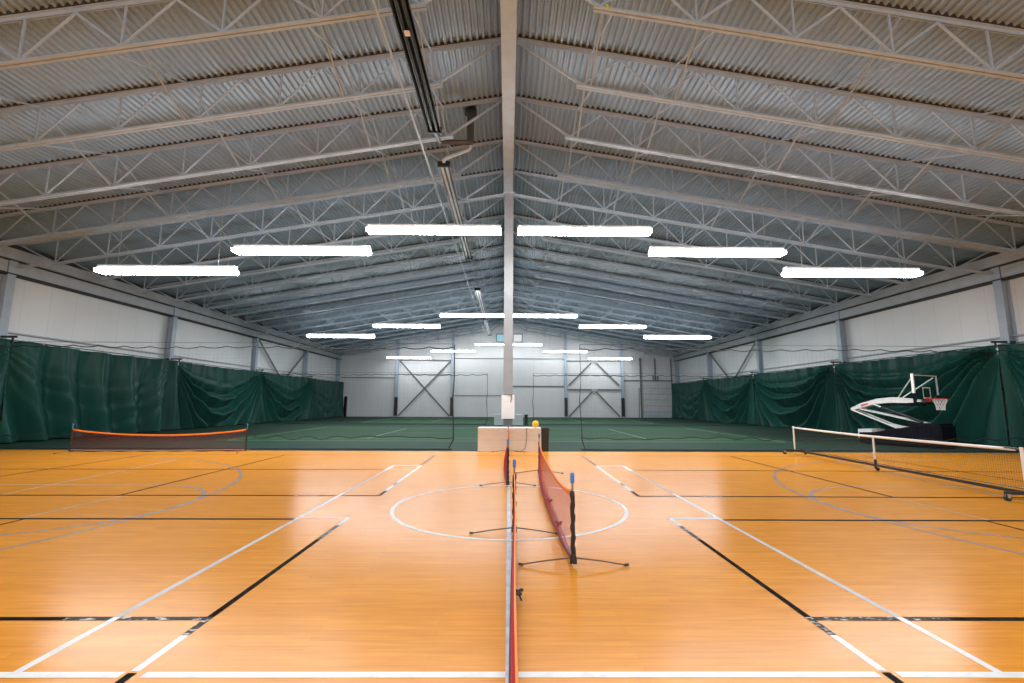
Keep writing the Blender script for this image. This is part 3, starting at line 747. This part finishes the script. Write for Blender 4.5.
def bin_(label, loc):
    t = thing('waste_bin', label, 'bin', loc, 0, 'black waste bins')
    def ring(hx, hy, z): return [(-hx, -hy, z), (hx, -hy, z), (hx, hy, z), (-hx, hy, z)]
    b = MB(); vs = ring(.10, .16, 0) + ring(.125, .19, .74) + ring(.115, .18, .74) + ring(.09, .15, .03)
    fs = [(3, 2, 1, 0), (12, 13, 14, 15)]
    for l in (0, 4, 8): fs += [(l + i, l + (i + 1) % 4, l + 4 + (i + 1) % 4, l + 4 + i) for i in range(4)]
    b.add(vs, fs); b.build('bin_body', 'black', t)
    b = MB()
    for a, c in (((-.14, -.205, .70), (.14, -.18, .77)), ((-.14, .18, .70), (.14, .205, .77)), ((-.14, -.18, .70), (-.118, .18, .77)), ((.118, -.18, .70), (.14, .18, .77))): b.box(a, c)
    b.build('bin_rim', 'black', t)
bin_('black waste bin beside the pale pinkish desk', (1.28, 15.95, 0))
bin_('black waste bin beside the pale blue-grey desk', (1.35, 34.3, 0))
bb = MB(); bb.sphere((0, 0, 0), .12, 28, 18); o = thing('basketball', 'yellow-orange ball resting on the end of the pale pinkish desk', 'ball', (.95, 15.86, .79))
p = bb.build('ball_skin', 'ball', o, True); p.location = (0, 0, .122)
b = MB()
for ax in range(2):
    pts = [(.1205 * math.cos(a), .1205 * math.sin(a), 0) if ax == 0 else (.1205 * math.cos(a), 0, .1205 * math.sin(a)) for a in [2 * PI * k / 40 for k in range(41)]]
    b.tube(pts, .0018, 4, False)
p = b.build('seam', 'black', o); p.location = (0, 0, .122)
b = MB(); b.tube([(.65, 15.585, .80), (.62, 15.585, .70), (.64, 15.585, .5), (.615, 15.585, .3), (.58, 15.585, .12), (.45, 15.57, .02), (.2, 15.56, .015)], .009, 6)
o = b.build('power_cable', 'black', None, True); tag(o, 'thin dark cable hanging down the front of the pale pinkish desk', 'cable')

# ================================================================== PORTABLE BASKETBALL HOOP
def hoop():
    e = Vector((.43, -.90, 0)).normalized()
    t = thing('basketball_hoop', 'folded portable basketball hoop with navy base before the green curtain', 'basketball hoop', (15.9, 18.3, 0), math.atan2(e.y, e.x))
    # local frame: +x towards the backboard, +y to the far side
    b = MB()
    b.prism([(-1.45, .06), (1.3, .06), (1.3, .82), (.75, .88), (-.9, .50), (-1.45, .46)], 'Y', -.55, .55); b.build('base', 'navy', t, bevel=.03)
    b = MB(); b.box((-1.5, -.5, .22), (-1.455, .5, .60)); b.box((-1.45, -.5, .47), (-1.0, .5, .60)); b.build('counterweight', 'white', t)
    b = MB(); b.box((.2, -.52, .80), (1.25, .52, .92)); b.build('base_cover', 'navy', t, bevel=.03)
    for x in (-1.2, 1.05):
        for y in (-.45, .45):
            b = MB(); b.tube([(x, y - .02, .05), (x, y + .02, .05)], .05, 14); b.build('caster', 'black', t, True)
    K = Vector((-1.80, 0, 1.42))
    for y in (-.2, .2):
        b = MB(); b.bar((K.x, y, K.z - .03), (-.25, y, .70), .05, .055); b.build('lower_arm', 'white', t)
        b = MB(); b.prism([(-.55, .86), (-.1, .64), (.35, .70), (-.25, .78)], 'Y', y - .02, y + .02); b.build('gusset', 'white', t)
        b = MB(); b.bar((K.x + .25, y * .7, K.z + .02), (.72, y * .7, .90), .045, .05); b.build('parallel_arm', 'white', t)
    b = MB(); b.tube([(-.72, -.18, 1.52), (.62, -.18, .95)], .055, 10); b.build('lift_cylinder', 'black', t, True)
    b = MB(); b.tube([(-1.05, -.18, 1.66), (-.68, -.18, 1.50)], .028, 10); b.build('cylinder_rod', 'white', t, True)
    # upper arm: a deep box that arches from the knee to the backboard
    top = [(-1.88, 1.46), (-1.45, 1.68), (-.85, 1.86), (-.3, 1.92), (.2, 1.87), (.66, 1.80)]
    botm = [(.66, 1.70), (.1, 1.68), (-.4, 1.69), (-.95, 1.64), (-1.5, 1.46), (-1.85, 1.36)]
    b = MB(); b.prism(top + botm, 'Y', -.2, .2); b.build('upper_arm', 'white', t, bevel=.015)
    b = MB(); b.prism([(-1.47, 1.53), (-1.2, 1.62), (-1.15, 1.68), (-1.42, 1.62)], 'Y', -.206, -.198); b.build('maker_badge', 'red', t)
    b = MB(); b.box((-.1, -.16, 1.58), (.66, .16, 1.70)); b.build('arm_pad', 'navy', t, bevel=.03)
    for y in (-.8, .8):
        b = MB(); b.tube([(-.1, y * .2, 1.90), (.70, y, 2.68)], .024, 8); b.build('brace_bar', 'white', t, True)
    # backboard: clear panel in a frame, dark pad along the bottom
    X = .76; zb, ztp = 1.70, 2.76
    b = MB(); b.box((X - .006, -.88, zb + .02), (X + .006, .88, ztp - .02)); bo = b.build('backboard', 'glass', t)
    b = MB(); b.box((X - .025, -.9, ztp - .03), (X + .025, .9, ztp)); b.box((X - .025, .87, zb), (X + .025, .9, ztp)); b.box((X - .025, -.87, zb), (X + .025, .9, zb + .03)); b.build('board_frame', 'white', bo)
    b = MB(); b.box((X - .06, -.935, zb + .36), (X + .02, -.87, ztp + .04)); b.build('frame_post', 'white', bo)
    b = MB(); b.box((X + .008, -.295, zb + .15), (X + .012, .295, zb + .2)); b.box((X + .008, -.295, zb + .55), (X + .012, .295, zb + .6)); b.box((X + .008, -.295, zb + .2), (X + .012, -.245, zb + .55)); b.box((X + .008, .245, zb + .2), (X + .012, .295, zb + .55)); b.build('target_square', 'white', bo)
    b = MB(); b.box((X - .05, -.95, zb - .06), (X + .05, .92, zb + .02)); b.box((X - .05, -.97, zb - .06), (X + .05, -.88, zb + .36)); b.box((X - .05, .86, zb - .06), (X + .05, .93, zb + .30)); b.build('edge_pad', 'navy', bo, bevel=.02)
    rz = 1.84
    ri = thing('rim', '', '', (0, 0, 0)); del ri['label'], ri['category']; bpy.data.objects.remove(ri)
    c = (X + .15 + .23, 0, rz)
    b = MB(); b.tube([(c[0] + .228 * math.cos(a), .228 * math.sin(a), rz) for a in [2 * PI * k / 36 for k in range(37)]], .014, 8, False)
    b.box((X + .012, -.12, rz - .09), (X + .03, .12, rz + .04)); b.box((X + .03, -.09, rz - .015), (X + .17, .09, rz + .012)); b.bar((X + .03, -.06, rz - .08), (X + .2, -.14, rz - .01), .02, .02); b.bar((X + .03, .06, rz - .08), (X + .2, .14, rz - .01), .02, .02)
    r = b.build('rim', 'red', t, True)
    b = MB(); n = 12
    R = lambda k: [.226, .185, .15, .13, .125][k]
    Z = [0, -.11, -.21, -.31, -.42]
    for i in range(n):
        for sgn in (1, -1):
            b.tube([(c[0] + R(k) * math.cos(2 * PI * (i + sgn * .5 * k) / n), R(k) * math.sin(2 * PI * (i + sgn * .5 * k) / n), rz + Z[k]) for k in range(5)], .0075, 5)
    b.build('rim_net', 'cord', r, True)
hoop()

# ================================================================== WORLD, CAMERA
w = bpy.data.worlds.new('hall_air'); S.world = w; w.use_nodes = True
w.node_tree.nodes['Background'].inputs['Color'].default_value = (.6, .65, .7, 1); w.node_tree.nodes['Background'].inputs['Strength'].default_value = .2
cam = bpy.data.cameras.new('camera'); co = bpy.data.objects.new('camera', cam); COL.objects.link(co)
cam.sensor_width = 36; cam.lens = 455 / 1024 * 36; cam.clip_end = 200
roll = .0042; f = 455.
cr, sr = math.cos(roll), math.sin(roll)
vx, vy = 508 - 512, 403 - 341.5
a = Vector(((vx * cr + vy * sr) / f, -(-vx * sr + vy * cr) / f, 1)).normalized()
psi = math.asin(-a.x); tilt = math.atan2(-a.y, a.z)
fw = Vector((math.sin(psi) * math.cos(tilt), math.cos(psi) * math.cos(tilt), math.sin(tilt)))
r0 = Vector((math.cos(psi), -math.sin(psi), 0)); u0 = r0.cross(fw)
r1 = r0 * cr + u0 * sr; u1 = u0 * cr - r0 * sr
mtx = Matrix((r1, u1, -fw)).transposed().to_4x4(); mtx.translation = (0, 0, 1.62)
co.matrix_world = mtx
S.camera = co
S.view_settings.view_transform = 'Standard'; S.view_settings.look = 'None'
S.view_settings.exposure = 0.1; S.view_settings.gamma = 1.0; S.view_settings.use_curve_mapping = False
S.cycles.use_denoising = True; S.cycles.use_adaptive_sampling = False
S.cycles.max_bounces = 10; S.cycles.diffuse_bounces = 5; S.cycles.transparent_max_bounces = 16
S.cycles.sample_clamp_indirect = 6.0
S.cycles.caustics_reflective = False; S.cycles.caustics_refractive = False
